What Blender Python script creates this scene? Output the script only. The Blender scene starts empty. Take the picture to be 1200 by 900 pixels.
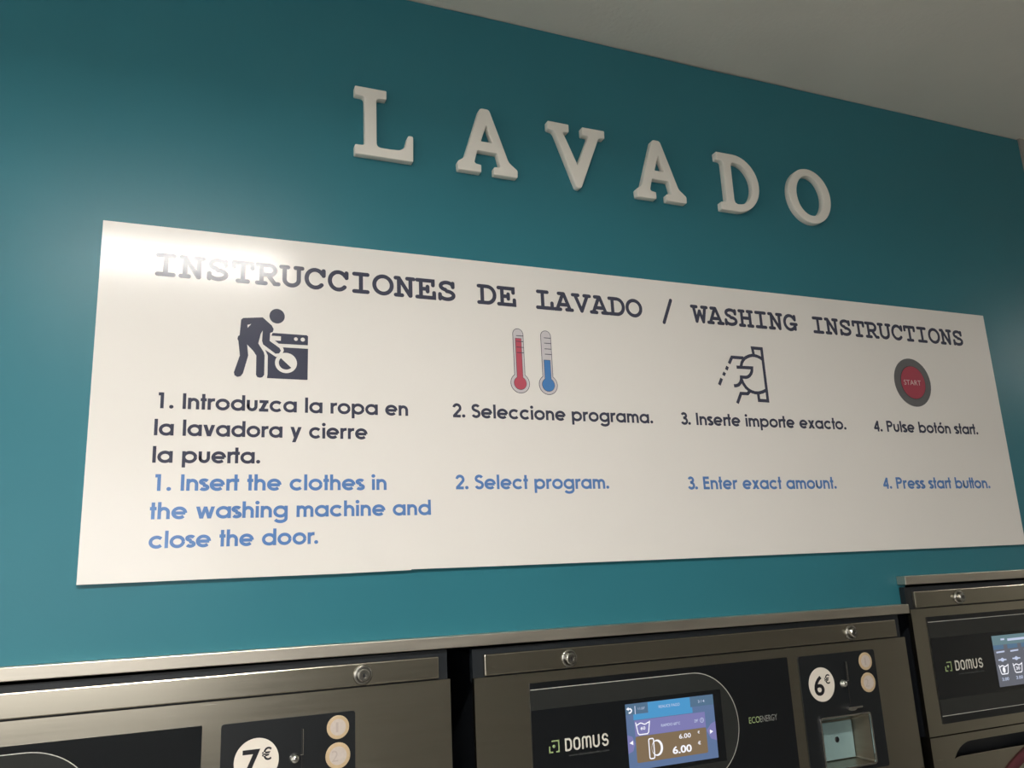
import bpy, bmesh, math, random
from math import pi, cos, sin, radians
from mathutils import Matrix, Vector
from mathutils.geometry import tessellate_polygon

S = bpy.context.scene
C = S.collection
random.seed(4)

# ------------------------------------------------------------------ camera
SIGN_Y = -0.006                      # front face of the instruction board; the painted wall is y = 0
cam = bpy.data.cameras.new('camera')
cam.sensor_width = 36.0
cam.lens = 36.0 * 956.61 / 1200.0
cam.clip_start = 0.02
camo = bpy.data.objects.new('camera', cam)
C.objects.link(camo)
RX = Vector((0.92453, -0.37831, -0.04608))
RY = Vector((0.04507, 0.22859, -0.97248))
RZ = Vector((0.37843, 0.89701, 0.22839))
m = Matrix.Identity(4)
for i in range(3):
    m[i][0] = RX[i]; m[i][1] = -RY[i]; m[i][2] = -RZ[i]
m.translation = Vector((0.0, -1.10783, 1.62))
camo.matrix_world = m
S.camera = camo

# ------------------------------------------------------------------ view, world, lights
S.view_settings.view_transform = 'Standard'
S.view_settings.look = 'None'
S.view_settings.gamma = 1.0
S.view_settings.use_curve_mapping = False
S.view_settings.exposure = 0.33

W = bpy.data.worlds.new('world'); S.world = W
W.use_nodes = True
bg = W.node_tree.nodes['Background']
bg.inputs[0].default_value = (0.80, 0.88, 1.0, 1)
bg.inputs[1].default_value = 0.55

LAMP_POWER = 200.0      # emission of the ceiling tubes
LAMPS = [(-0.34, 0.262), (3.42, 4.02), (-2.30, -1.45)]  # last entry is an unseen lamp added to light from the left
LAMP_Y = -1.18
SHIELD = 0.0115          # side lips added below the diffuser to keep light off the upper wall
CEIL = 2.536

# daylight coming in through the shop window opposite the machines, behind the camera on the left
la = bpy.data.lights.new('window_daylight', 'AREA')
la.shape = 'RECTANGLE'; la.size = 2.6; la.size_y = 0.95
la.energy = 20.0; la.color = (1.0, 0.95, 0.90)
lo = bpy.data.objects.new('window_daylight', la); C.objects.link(lo)
lo.location = (-1.15, -3.44, 1.70); lo.rotation_euler = (radians(90), 0, 0)

# ------------------------------------------------------------------ helpers
def link(o, parent=None):
    C.objects.link(o)
    if parent is not None: o.parent = parent
    return o

def rootloc(o):
    while o.parent is not None: o = o.parent
    return Vector(o.location)

def tag(o, label=None, cat=None, group=None, kind=None):
    if label: o['label'] = label
    if cat: o['category'] = cat
    if group: o['group'] = group
    if kind: o['kind'] = kind
    return o

def thing(name, label, cat, loc, group=None):
    o = bpy.data.objects.new(name, None)
    o.empty_display_size = 0.05
    o.location = loc
    link(o); tag(o, label, cat, group)
    return o

def obj(name, bm, mat, parent=None, smooth=False, bevel=0, seg=2, label=None, base=None):
    """one mesh object; bm is in world coordinates"""
    off = rootloc(parent) if parent is not None else (Vector(base) if base is not None else Vector((0, 0, 0)))
    bmesh.ops.translate(bm, verts=bm.verts, vec=-off)
    me = bpy.data.meshes.new(name)
    bm.to_mesh(me); bm.free()
    me.materials.append(mat)
    if smooth:
        for p in me.polygons: p.use_smooth = True
    o = bpy.data.objects.new(name, me)
    if parent is None and base is not None: o.location = off
    link(o, parent)
    if bevel:
        b = o.modifiers.new('bevel', 'BEVEL'); b.width = bevel; b.segments = seg
        b.limit_method = 'ANGLE'; b.angle_limit = radians(40)
    if label: o['label'] = label
    return o

def BM(): return bmesh.new()

def box(bm, x0, x1, y0, y1, z0, z1):
    v = [bm.verts.new(p) for p in ((x0,y0,z0),(x1,y0,z0),(x1,y1,z0),(x0,y1,z0),(x0,y0,z1),(x1,y0,z1),(x1,y1,z1),(x0,y1,z1))]
    for f in ((0,3,2,1),(4,5,6,7),(0,1,5,4),(1,2,6,5),(2,3,7,6),(3,0,4,7)):
        bm.faces.new([v[i] for i in f])
    return bm

def area2(l): return sum(l[i][0]*l[(i+1)%len(l)][1]-l[(i+1)%len(l)][0]*l[i][1] for i in range(len(l)))
def ccw(l): return list(l) if area2(l) > 0 else list(reversed(l))
def cw(l): return list(l) if area2(l) < 0 else list(reversed(l))

def flat(bm, loops, y):
    """filled outline (with holes) in the x-z plane facing -y"""
    loops = [ccw(loops[0])] + [cw(l) for l in loops[1:]]
    pts = [p for l in loops for p in l]
    vs = [bm.verts.new((p[0], y, p[1])) for p in pts]
    tris = tessellate_polygon([[Vector((p[0], p[1], 0)) for p in l] for l in loops])
    for t in tris:
        a, b, c = [pts[i] for i in t]
        ar = (b[0]-a[0])*(c[1]-a[1])-(c[0]-a[0])*(b[1]-a[1])
        if abs(ar) < 1e-14: continue
        idx = t if ar > 0 else (t[0], t[2], t[1])
        try: bm.faces.new([vs[i] for i in idx])
        except ValueError: pass
    return loops, vs

def plate(bm, loops, y0, y1, back=True):
    """outline with holes, from front y0 to back y1 (y1 > y0)"""
    if len(loops) == 1:
        l = ccw(loops[0])
        vf = [bm.verts.new((p[0], y0, p[1])) for p in l]
        vb = [bm.verts.new((p[0], y1, p[1])) for p in l]
        bm.faces.new(vf); bm.faces.new(vb[::-1])
        n = len(l)
        for i in range(n):
            j = (i+1) % n
            bm.faces.new((vf[i], vb[i], vb[j], vf[j]))
        return bm
    loops, vf = flat(bm, loops, y0)
    k = 0
    for l in loops:
        n = len(l)
        vb = [bm.verts.new((p[0], y1, p[1])) for p in l]
        for i in range(n):
            j = (i+1) % n
            bm.faces.new((vf[k+i], vb[i], vb[j], vf[k+j]))
        k += n
    if back:
        n0 = len(bm.verts)
        l2, v2 = flat(bm, loops, y1)
        bm.verts.ensure_lookup_table()
        fs = set()
        for v in v2:
            for f in v.link_faces: fs.add(f)
        bmesh.ops.reverse_faces(bm, faces=list(fs))
        bmesh.ops.remove_doubles(bm, verts=bm.verts, dist=1e-6)
    return bm

def circ(cx, cz, rx, rz=None, n=40, a0=0, a1=360):
    rz = rx if rz is None else rz
    full = abs(a1-a0) >= 360
    k = n if full else n+1
    return [(cx+rx*cos(radians(a0+(a1-a0)*i/n)), cz+rz*sin(radians(a0+(a1-a0)*i/n))) for i in range(k)]

def rrect(x0, x1, z0, z1, r, n=6):
    o = []
    for cx, cz, a in ((x1-r, z0+r, -90), (x1-r, z1-r, 0), (x0+r, z1-r, 90), (x0+r, z0+r, 180)):
        o += circ(cx, cz, r, r, n, a, a+90)
    return o

def rnd(poly, n=5):
    """poly of (x, z, r): fillet every corner"""
    out = []
    N = len(poly)
    for i in range(N):
        x, z, r = poly[i]
        p = Vector((x, z)); a = Vector(poly[i-1][:2]); b = Vector(poly[(i+1)%N][:2])
        if r <= 0: out.append((x, z)); continue
        da, db = (a-p), (b-p)
        r = min(r, da.length*0.48, db.length*0.48)
        p0 = p+da.normalized()*r; p1 = p+db.normalized()*r
        for k in range(n+1):
            t = k/n
            q = p0*(1-t)**2 + p*2*t*(1-t) + p1*t*t
            out.append((q.x, q.y))
    return out

LIFT = [0]
def stroke(bm, pts, w, y, cap='butt'):
    """thick line in the x-z plane"""
    P = [Vector(p) for p in pts]
    Q = [P[0]]
    for p in P[1:]:
        if (p-Q[-1]).length > 1e-7: Q.append(p)
    P = Q
    h = w/2
    LIFT[0] = (LIFT[0]+1) % 60
    yy = y - LIFT[0]*2e-6
    if len(P) < 2:
        flat(bm, [circ(P[0].x, P[0].y, h, h, 14)], yy); return
    L, Rr = [], []
    n = len(P)
    for i in range(n):
        if i == 0: d = (P[1]-P[0]).normalized(); nn = Vector((-d.y, d.x)); s = 1
        elif i == n-1: d = (P[-1]-P[-2]).normalized(); nn = Vector((-d.y, d.x)); s = 1
        else:
            d0 = (P[i]-P[i-1]).normalized(); d1 = (P[i+1]-P[i]).normalized()
            n0 = Vector((-d0.y, d0.x)); n1 = Vector((-d1.y, d1.x))
            nn = (n0+n1)
            if nn.length < 1e-6: nn = n0
            nn.normalize(); s = 1/max(0.45, nn.dot(n0))
        L.append(P[i]+nn*h*s); Rr.append(P[i]-nn*h*s)
    vl = [bm.verts.new((p.x, yy, p.y)) for p in L]
    vr = [bm.verts.new((p.x, yy, p.y)) for p in Rr]
    for i in range(n-1):
        bm.faces.new((vr[i], vr[i+1], vl[i+1], vl[i]))
    if cap == 'round':
        for p in (P[0], P[-1]):
            LIFT[0] = (LIFT[0]+1) % 60
            flat(bm, [circ(p.x, p.y, h, h, 14)], y-LIFT[0]*2e-6)

def lathe(bm, cx, cz, prof, n=32):
    """prof: (radius, y) list, axis along y through (cx, cz); front is the first entry"""
    rings = []
    for r, y in prof:
        if r < 1e-6: rings.append([bm.verts.new((cx, y, cz))])
        else: rings.append([bm.verts.new((cx+r*cos(2*pi*i/n), y, cz+r*sin(2*pi*i/n))) for i in range(n)])
    for a, b in zip(rings, rings[1:]):
        for i in range(n):
            j = (i+1) % n
            if len(a) == 1 and len(b) == 1: continue
            if len(a) == 1: bm.faces.new((a[0], b[i], b[j]))
            elif len(b) == 1: bm.faces.new((a[i], b[0], a[j]))
            else: bm.faces.new((a[i], b[i], b[j], a[j]))
    bmesh.ops.recalc_face_normals(bm, faces=bm.faces)
    return bm

def text(bm, body, x0, x1, z0, z1, y, bold=0.0):
    """lettering from the built-in typeface fitted into a rectangle"""
    cu = bpy.data.curves.new('lettering', 'FONT')
    cu.body = body; cu.size = 1.0; cu.offset = bold
    cu.resolution_u = 4
    o = bpy.data.objects.new('lettering', cu); C.objects.link(o)
    dg = bpy.context.evaluated_depsgraph_get()
    me = bpy.data.meshes.new_from_object(o.evaluated_get(dg))
    bpy.data.objects.remove(o); bpy.data.curves.remove(cu)
    xs = [v.co.x for v in me.vertices]; ys = [v.co.y for v in me.vertices]
    ax, bx, ay, by = min(xs), max(xs), min(ys), max(ys)
    vs = [bm.verts.new((x0+(v.co.x-ax)/(bx-ax)*(x1-x0), y, z0+(v.co.y-ay)/(by-ay)*(z1-z0))) for v in me.vertices]
    for p in me.polygons:
        l = [(vs[i].co.x, vs[i].co.z) for i in p.vertices]
        idx = list(p.vertices)
        if area2(l) < 0: idx.reverse()
        try: bm.faces.new([vs[i] for i in idx])
        except ValueError: pass
    bpy.data.meshes.remove(me)

# ------------------------------------------------------------------ materials
def mat(name, col, rough=0.5, metal=0.0, spec=0.5, coat=0.0, coat_rough=0.1, emit=None, estr=0.0):
    M = bpy.data.materials.new(name); M.use_nodes = True
    b = M.node_tree.nodes['Principled BSDF']
    b.inputs['Base Color'].default_value = (*col, 1)
    b.inputs['Roughness'].default_value = rough
    b.inputs['Metallic'].default_value = metal
    b.inputs['Specular IOR Level'].default_value = spec
    b.inputs['Coat Weight'].default_value = coat
    b.inputs['Coat Roughness'].default_value = coat_rough
    if emit:
        b.inputs['Emission Color'].default_value = (*emit, 1)
        b.inputs['Emission Strength'].default_value = estr
    return M

def noisy(M, scale=(1,1,1), freq=8.0, amt=0.05, bump=0.0, bscale=None, rough_amt=0.0, detail=4.0):
    """slight procedural variation of colour, roughness and relief"""
    nt = M.node_tree; b = nt.nodes['Principled BSDF']
    tc = nt.nodes.new('ShaderNodeTexCoord'); mp = nt.nodes.new('ShaderNodeMapping')
    mp.inputs['Scale'].default_value = scale
    nt.links.new(tc.outputs['Object'], mp.inputs['Vector'])
    nz = nt.nodes.new('ShaderNodeTexNoise'); nz.inputs['Scale'].default_value = freq
    nz.inputs['Detail'].default_value = detail
    nt.links.new(mp.outputs['Vector'], nz.inputs['Vector'])
    col = b.inputs['Base Color'].default_value[:]
    mx = nt.nodes.new('ShaderNodeMix'); mx.data_type = 'RGBA'
    mx.inputs['A'].default_value = tuple(c*(1-amt) for c in col[:3])+(1,)
    mx.inputs['B'].default_value = tuple(min(1, c*(1+amt)) for c in col[:3])+(1,)
    nt.links.new(nz.outputs['Fac'], mx.inputs['Factor'])
    nt.links.new(mx.outputs['Result'], b.inputs['Base Color'])
    if rough_amt:
        r = b.inputs['Roughness'].default_value
        mr = nt.nodes.new('ShaderNodeMapRange')
        mr.inputs['To Min'].default_value = max(0, r-rough_amt); mr.inputs['To Max'].default_value = r+rough_amt
        nt.links.new(nz.outputs['Fac'], mr.inputs['Value'])
        nt.links.new(mr.outputs['Result'], b.inputs['Roughness'])
    if bump:
        n2 = nt.nodes.new('ShaderNodeTexNoise'); n2.inputs['Scale'].default_value = bscale or freq
        n2.inputs['Detail'].default_value = 3.0
        nt.links.new(mp.outputs['Vector'], n2.inputs['Vector'])
        bp = nt.nodes.new('ShaderNodeBump'); bp.inputs['Strength'].default_value = bump
        bp.inputs['Distance'].default_value = 0.002
        nt.links.new(n2.outputs['Fac'], bp.inputs['Height'])
        nt.links.new(bp.outputs['Normal'], b.inputs['Normal'])
    return M

M_TEAL = noisy(mat('teal_paint', (0.032, 0.178, 0.225), 0.34, spec=0.27), freq=3.0, amt=0.06, bump=0.05, bscale=160)
M_CEIL = noisy(mat('ceiling_plaster', (0.80, 0.78, 0.71), 0.9), freq=6.0, amt=0.05, bump=0.25, bscale=120)
M_WHITE = noisy(mat('white_wall', (0.74, 0.72, 0.67), 0.7), freq=4.0, amt=0.04, bump=0.1, bscale=90)
M_GREYWALL = noisy(mat('grey_wall', (0.30, 0.29, 0.27), 0.7), freq=4.0, amt=0.04)
M_FLOOR = noisy(mat('floor_tile', (0.24, 0.23, 0.21), 0.35), freq=5.0, amt=0.12)
M_BOARD = noisy(mat('white_board', (0.81, 0.785, 0.745), 0.15, spec=0.295), freq=9.0, amt=0.012)
M_NAVY = mat('navy_print', (0.062, 0.066, 0.098), 0.15, spec=0.295)
M_BLUE = mat('blue_print', (0.115, 0.235, 0.51), 0.15, spec=0.295)
M_LETTER = noisy(mat('cream_letter', (0.86, 0.825, 0.755), 0.65), freq=14.0, amt=0.03)
M_NICKEL = noisy(mat('nickel', (0.42, 0.41, 0.38), 0.22, 1.0), freq=60, amt=0.1)
M_DSTEEL = noisy(mat('dull_steel', (0.40, 0.37, 0.31), 0.30, 1.0), scale=(1, 1, 20), freq=9.0, amt=0.1)
M_STEEL = noisy(mat('brushed_steel', (0.45, 0.42, 0.345), 0.25, 1.0), scale=(1, 1, 45), freq=9.0, amt=0.05, rough_amt=0.05)
M_TRIM = noisy(mat('steel_trim', (0.62, 0.58, 0.50), 0.42, 1.0), scale=(1, 1, 12), freq=7.0, amt=0.22, rough_amt=0.06)
M_CHROME = mat('chrome', (0.78, 0.77, 0.74), 0.12, 1.0)
M_FLAPTINT = noisy(mat('flap_reflection_tint', (0.27, 0.40, 0.40), 0.35, 0.0), freq=40.0, amt=0.1)  # teal reflection on the metal flap is put into the base colour
M_DARK = noisy(mat('dark_casing', (0.013, 0.016, 0.021), 0.5), freq=20.0, amt=0.1)
M_GAPFRAME = noisy(mat('dark_gap_frame', (0.0085, 0.012, 0.016), 0.5), freq=20.0, amt=0.1)
M_BLACK = noisy(mat('black_glass', (0.0065, 0.008, 0.010), 0.10, coat=0.3), freq=20.0, amt=0.05)
M_BAND = mat('grey_print', (0.026, 0.028, 0.027), 0.12)
M_PURPLE = mat('print_line', (0.55, 0.54, 0.50), 0.3)
M_COINP = noisy(mat('black_plate', (0.009, 0.011, 0.013), 0.32), freq=30.0, amt=0.1)
M_CREAM = mat('cream_sticker', (0.82, 0.76, 0.67), 0.35)
M_INK = mat('black_ink', (0.010, 0.010, 0.013), 0.4)
M_GOLD = noisy(mat('coin_gold', (0.58, 0.44, 0.27), 0.35), freq=300, amt=0.12)
M_SILVER = noisy(mat('coin_silver', (0.58, 0.51, 0.465), 0.35), freq=260, amt=0.10)
M_COINLINE = mat('coin_relief', (0.49, 0.42, 0.38), 0.4)
M_LOGOW = mat('logo_cream', (0.70, 0.68, 0.60), 0.4)
M_LOGOG = mat('logo_green', (0.33, 0.44, 0.20), 0.4)
M_GREYT = mat('pale_grey_print', (0.26, 0.27, 0.25), 0.4)
M_URL = mat('logo_grey', (0.10, 0.105, 0.10), 0.4)
M_LILAC = mat('thermometer_glass_print', (0.62, 0.59, 0.61), 0.24)
M_RED = mat('red_print', (0.52, 0.10, 0.14), 0.24)
M_SKY = mat('azure_print', (0.08, 0.23, 0.52), 0.24)
M_GREY1 = noisy(mat('grey_ring_print', (0.13, 0.13, 0.135), 0.18), freq=20, amt=0.25)
M_STARTR = mat('start_red_print', (0.36, 0.045, 0.075), 0.24)
M_STARTT = mat('pale_print', (0.66, 0.46, 0.46), 0.24)
M_RUBBER = mat('black_rubber', (0.012, 0.012, 0.012), 0.6)
M_MAROON = noisy(mat('maroon_laundry', (0.075, 0.012, 0.018), 0.8), freq=12, amt=0.5)
M_LAMPH = mat('lamp_housing', (0.75, 0.75, 0.73), 0.5)
M_TUBE = mat('lamp_tube', (1, 1, 1), 0.5, emit=(1.0, 0.955, 0.90), estr=LAMP_POWER)
M_TUBE_DIM = mat('lamp_tube_dim', (1, 1, 1), 0.5, emit=(1.0, 0.955, 0.90), estr=LAMP_POWER*0.5)
def emis(name, col, s=1.0):
    return mat(name, (0.01, 0.01, 0.012), 0.25, emit=col, estr=s)
M_SCR = emis('screen_blue', (0.085, 0.135, 0.25), 1.0)
M_SCRH = emis('screen_azure', (0.055, 0.24, 0.46), 1.0)
M_SCRT = emis('screen_slate', (0.065, 0.125, 0.20), 1.0)
M_SCRP = emis('screen_lilac', (0.16, 0.155, 0.34), 1.0)
M_SCRB = emis('screen_brown', (0.165, 0.115, 0.065), 1.0)
M_SCRW = emis('screen_white', (0.78, 0.78, 0.84), 1.0)
M_SCRL = emis('screen_pale', (0.42, 0.47, 0.62), 1.0)
M_SCRG = emis('screen_grey', (0.095, 0.100, 0.120), 1.0)
M_SCRC = emis('screen_cyan', (0.10, 0.17, 0.19), 1.0)

# ------------------------------------------------------------------ the room
XL, XR, YB = -2.7, 4.8, -3.4
OPEN_L, STEP_X, STRIP_R = -0.60, 1.1985, 1.886
Z1, Z2 = 1.5360, 1.580              # tops of the machine openings
TEAL_R = 1.7467
def struct(name, bm, M, **k):
    return tag(obj(name, bm, M, **k), kind='structure')

b = BM(); box(b, XL-0.1, XR+0.1, YB-0.1, 1.0, -0.1, 0.0); struct('floor', b, M_FLOOR)
b = BM(); box(b, XL-0.1, XR+0.1, YB-0.1, 1.0, CEIL, CEIL+0.1); struct('ceiling', b, M_CEIL)
random.seed(11)
b = BM()
edge = []
n = 60
for i in range(n+1):
    xx = XL + (TEAL_R-XL)*i/n
    edge.append((xx, CEIL-0.0015-0.0022*(0.5+0.5*sin(xx*7.3+1.0))*(0.4+0.6*random.random())))
outline = [(XL, 0), (OPEN_L, 0), (OPEN_L, Z1), (STEP_X, Z1), (STEP_X, Z2), (TEAL_R, Z2)] + list(reversed(edge))
plate(b, [outline], 0.0, 0.012)
struct('wall_back', b, M_TEAL)
b = BM()
plate(b, [[(XL, 0), (OPEN_L, 0), (OPEN_L, Z1), (STEP_X, Z1), (STEP_X, Z2), (STRIP_R, Z2), (STRIP_R, 0), (XR, 0), (XR, CEIL), (XL, CEIL)]], 0.0125, 0.09)
struct('wall_back_core', b, M_WHITE)
b = BM()
plate(b, [[(TEAL_R+0.0005, Z2), (STRIP_R, Z2), (STRIP_R, 0), (XR, 0), (XR, CEIL), (TEAL_R+0.0005, CEIL)]], -0.004, 0.012)
struct('wall_back_right', b, M_GREYWALL)
b = BM(); box(b, XR, XR+0.1, YB-0.1, 1.0, 0, CEIL); struct('wall_right', b, M_WHITE)
WX0, WX1, WZ0, WZ1 = -2.5, 0.2, 1.20, 2.20
b = BM(); plate(b, [[(XL-0.1, 0), (XR+0.1, 0), (XR+0.1, CEIL), (XL-0.1, CEIL)], [(WX0, WZ0), (WX1, WZ0), (WX1, WZ1), (WX0, WZ1)]], YB-0.1, YB); struct('wall_front', b, M_GREYWALL)
b = BM()
for x0, x1, z0, z1 in ((WX0, WX0+.05, WZ0, WZ1), (WX1-.05, WX1, WZ0, WZ1), (WX0+.05, WX1-.05, WZ0, WZ0+.05), (WX0+.05, WX1-.05, WZ1-.05, WZ1)):
    box(b, x0, x1, YB-0.03, YB+0.02, z0, z1)
struct('window_1', b, M_LAMPH)
b = BM(); box(b, XL-0.1, XR+0.1, 0.9, 1.0, 0, CEIL); struct('wall_recess', b, M_DARK)
b = BM(); box(b, XL-0.1, XL, YB, 0.9, 0, CEIL); struct('wall_left', b, M_WHITE)

# steel strips that edge the openings
def strip(x0, x1, zt0, zt1, h0, h1):
    b = BM(); plate(b, [[(x0, zt0-h0), (x1, zt1-h1), (x1, zt1), (x0, zt0)]], FY0, -0.0002); return b
FY0 = -0.020
tag(obj('trim_1', strip(OPEN_L-0.02, 1.1790, 1.5498, 1.5409, .0153, .0150), M_TRIM, bevel=0.001), kind='structure')
tag(obj('trim_2', strip(1.1803, STRIP_R+0.01, 1.5878, 1.5860, .0146, .0156), M_TRIM, bevel=0.001), kind='structure')

# ------------------------------------------------------------------ ceiling lamps
for k, (x0, x1) in enumerate(LAMPS):
    t = thing('ceiling_lamp', ('warm white ceiling lamp in front of the board, glaring on its left end',
              'dim warm white ceiling lamp far along the ceiling to the right', 'added unseen warm white ceiling lamp that lights from the left')[k], 'lamp', ((x0+x1)/2, LAMP_Y, CEIL), 'ceiling lamps')
    b = BM(); box(b, x0-0.02, x1+0.02, LAMP_Y-0.040, LAMP_Y+0.040, CEIL-0.02, CEIL-0.0002); box(b, x0-0.02, x1+0.02, LAMP_Y-0.040, LAMP_Y-0.0345, CEIL-0.0205-SHIELD, CEIL-0.0195); box(b, x0-0.02, x1+0.02, LAMP_Y+0.0345, LAMP_Y+0.040, CEIL-0.0205-SHIELD, CEIL-0.0195); obj('housing', b, M_LAMPH, t)
    b = BM(); box(b, x0, x1, LAMP_Y-0.032, LAMP_Y+0.032, CEIL-0.022, CEIL-0.0202); obj('diffuser', b, (M_TUBE, M_TUBE_DIM, M_TUBE)[k], t, label='glowing diffuser')

# ------------------------------------------------------------------ stroke lettering: round geometric sans
XH, SW = 0.725, 0.188
HW = SW/2
def sans():
    G = {}
    ro = 0.405; R = ro-HW; cy = XH/2; Ry = XH/2+0.015-HW
    def E(cx, a0, a1, r=R, ry=Ry, c=cy, n=28): return circ(cx, c, r, ry, n, a0, a1-1e-4 if a1-a0 >= 360 else a1)
    l = 0.022
    cx = l+ro; sx = cx+R
    ring = lambda c: E(c, 0, 360)+[(c+R, cy)]
    G['a'] = ([ring(cx), [(sx, 0), (sx, XH)]], sx+HW+l+.02)
    G['d'] = ([ring(cx), [(sx, 0), (sx, 1.02)]], sx+HW+l+.02)
    G['g'] = ([ring(cx), [(sx, XH)]+[(cx+R*cos(a), -0.06+0.20*sin(a)) for a in [radians(-k*7.5) for k in range(0, 22)]]], sx+HW+l+.02)
    s0 = l+.02+HW; c2 = s0+R
    G['b'] = ([ring(c2), [(s0, 0), (s0, 1.02)]], c2+ro+l)
    G['p'] = ([ring(c2), [(s0, -0.28), (s0, XH)]], c2+ro+l)
    G['c'] = ([E(cx, 42, 318)], cx+ro*0.86+l)
    G['e'] = ([[(cx-R, cy)]+E(cx, 0, 318)], cx+ro+l)
    G['e'] = ([[(cx-R*0.9, cy-.01), (cx+R, cy-.01)], E(cx, -2, 316)], cx+ro+l)
    G['o'] = ([ring(cx)], cx+ro+l)
    G['ó'] = ([ring(cx), [(cx-.03, XH+.09), (cx+.12, XH+.30)]], cx+ro+l)
    ra = 0.22
    def arch(x, r): return [(x, XH-HW-r*1.05)]+[(x+r-r*cos(a), XH-HW-r*1.05+r*1.05*sin(a)) for a in [pi*k/14 for k in range(15)]]+[(x+2*r, 0)]
    G['h'] = ([[(s0, 0), (s0, 1.02)], arch(s0, ra)], s0+2*ra+HW+l+.02)
    G['n'] = ([[(s0, 0), (s0, XH)], arch(s0, ra)], s0+2*ra+HW+l+.02)
    rm = 0.195
    G['m'] = ([[(s0, 0), (s0, XH)], arch(s0, rm), arch(s0+2*rm, rm)], s0+4*rm+HW+l+.02)
    G['u'] = ([[(s0, XH), (s0, ra+HW)]+[(s0+ra-ra*cos(a), ra*1.05+HW-ra*1.05*sin(a)) for a in [pi*k/14 for k in range(15)]]+[(s0+2*ra, XH)]], s0+2*ra+HW+l+.02)
    G['i'] = ([[(s0, 0), (s0, XH)], ('dot', s0, 0.93)], s0+HW+l+.02)
    G['l'] = ([[(s0, 0), (s0, 1.02)]], s0+HW+l+.02)
    G['r'] = ([[(s0, 0), (s0, XH)], [(s0, XH-.30)]+[(s0+.27-.27*cos(a), XH-.30+.22*sin(a)) for a in [radians(k*9) for k in range(1, 12)]]], s0+.30+.04)
    sc = l+.235
    G['s'] = ([[(sc+.19*cos(radians(a)), .545+.11*sin(radians(a))) for a in range(25, 271, 14)]+[(sc+.19*cos(radians(a)), .20+.12*sin(radians(a))) for a in range(85, -161, -14)]], 2*sc)
    G['t'] = ([[(l+.16, 0), (l+.16, 1.0)], [(l, XH-HW), (l+.33, XH-HW)]], l+.33+l*.5)
    G['v'] = ([('para', l+.11, XH, l+.335, 0, .215), ('para', l+.56, XH, l+.335, 0, .215)], .67+2*l)
    G['y'] = ([('para', l+.11, XH, l+.345, .0, .215), ('para', l+.58, XH, l+.22, -.28, .215)], .69+2*l)
    G['w'] = ([('para', l+.10, XH, l+.29, 0, .20), ('para', l+.49, XH, l+.29, 0, .18), ('para', l+.49, XH, l+.69, 0, .18), ('para', l+.88, XH, l+.69, 0, .20)], .98+2*l)
    G['x'] = ([('para', l+.12, 0, l+.52, XH, .235), ('para', l+.12, XH, l+.52, 0, .235)], .64+2*l)
    G['z'] = ([[(l+.04, XH-HW*.9), (l+.56, XH-HW*.9)], ('para', l+.43, XH-.05, l+.15, .05, .24), [(l+.02, HW*.9), (l+.56, HW*.9)]], .58+2*l)
    G['I'] = ([[(s0, 0), (s0, 1)]], s0+HW+l+.03)
    G['P'] = ([[(s0, 0), (s0, 1)], [(s0, 1-HW), (s0+.25, 1-HW)]+circ(s0+.25, 1-HW-.195, .21, .195, 16, 90, -90)+[(s0, 1-HW-.39)]], s0+.25+.21+HW+l)
    G['E'] = ([[(s0, 0), (s0, 1)], [(s0, 1-HW), (s0+.43, 1-HW)], [(s0, .53), (s0+.41, .53)], [(s0, HW), (s0+.43, HW)]], s0+.43+l+.03)
    sS = l+.29
    G['S'] = ([[(sS+.215*cos(radians(a)), .735+.185*sin(radians(a))) for a in range(25, 261, 12)]+[(sS-.01+.235*cos(radians(a)), .30+.215*sin(radians(a))) for a in range(82, -161, -12)]], 2*sS+.01)
    G['1'] = ([[(l+.05, 1-HW), (l+.30, 1-HW)], [(l+.25, 1), (l+.25, 0)]], .62)
    G['2'] = ([circ(l+.30, .68, .22, .235, 18, 170, -30)+[(l+.10, HW+.02)], [(l+.02, HW), (l+.55, HW)]], .58+2*l)
    G['3'] = ([circ(l+.27, .735, .18, .175, 16, 160, -85)+circ(l+.27, .30, .22, .22, 18, 85, -160)], .52+2*l)
    G['4'] = ([[(l+.43, 0), (l+.43, .96)], [(l+.44, .94), (l+.08, .30)], [(l+.0, .29), (l+.56, .29)]], .58+2*l)
    G['.'] = ([('dot', l+.13, .115)], .26+2*l)
    return G
SANS = sans()
KERN = {('r', 't'): -.10, ('t', 't'): -.10, ('r', 'o'): -.02, ('t', 'o'): -.03, ('r', '.'): -.08, ('r', 'a'): -.02, ('o', 'x'): -.02}
def sans_line(bm, s, x0, x1, z0, cap, y):
    pos = []; x = 0
    for i, ch in enumerate(s):
        if ch == ' ': pos.append((ch, x)); x += .40; continue
        if i and (s[i-1], ch) in KERN: x += KERN[(s[i-1], ch)]
        pos.append((ch, x)); x += SANS[ch][1]
    first = 0.03; last = x-0.03
    k = (x1-x0)/(last-first)          # horizontal fit
    for ch, px in pos:
        if ch == ' ': continue
        for st in SANS[ch][0]:
            if st[0] == 'para':
                _, ax, az, bx, bz, ww = st
                q = lambda u, v: (x0+(px+u-first)*k, z0+v*cap)
                LIFT[0] = (LIFT[0]+1) % 60
                flat(bm, [[q(ax-ww/2, az), q(ax+ww/2, az), q(bx+ww/2, bz), q(bx-ww/2, bz)]], y-LIFT[0]*2e-6)
            elif st[0] == 'dot':
                flat(bm, [circ(x0+(px+st[1]-first)*k, z0+st[2]*cap, .118*k, .118*cap, 18)], y)
            else:
                stroke(bm, [(x0+(px+p[0]-first)*k, z0+p[1]*cap) for p in st], SW*0.5*(k+cap), y)
    return k

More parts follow.
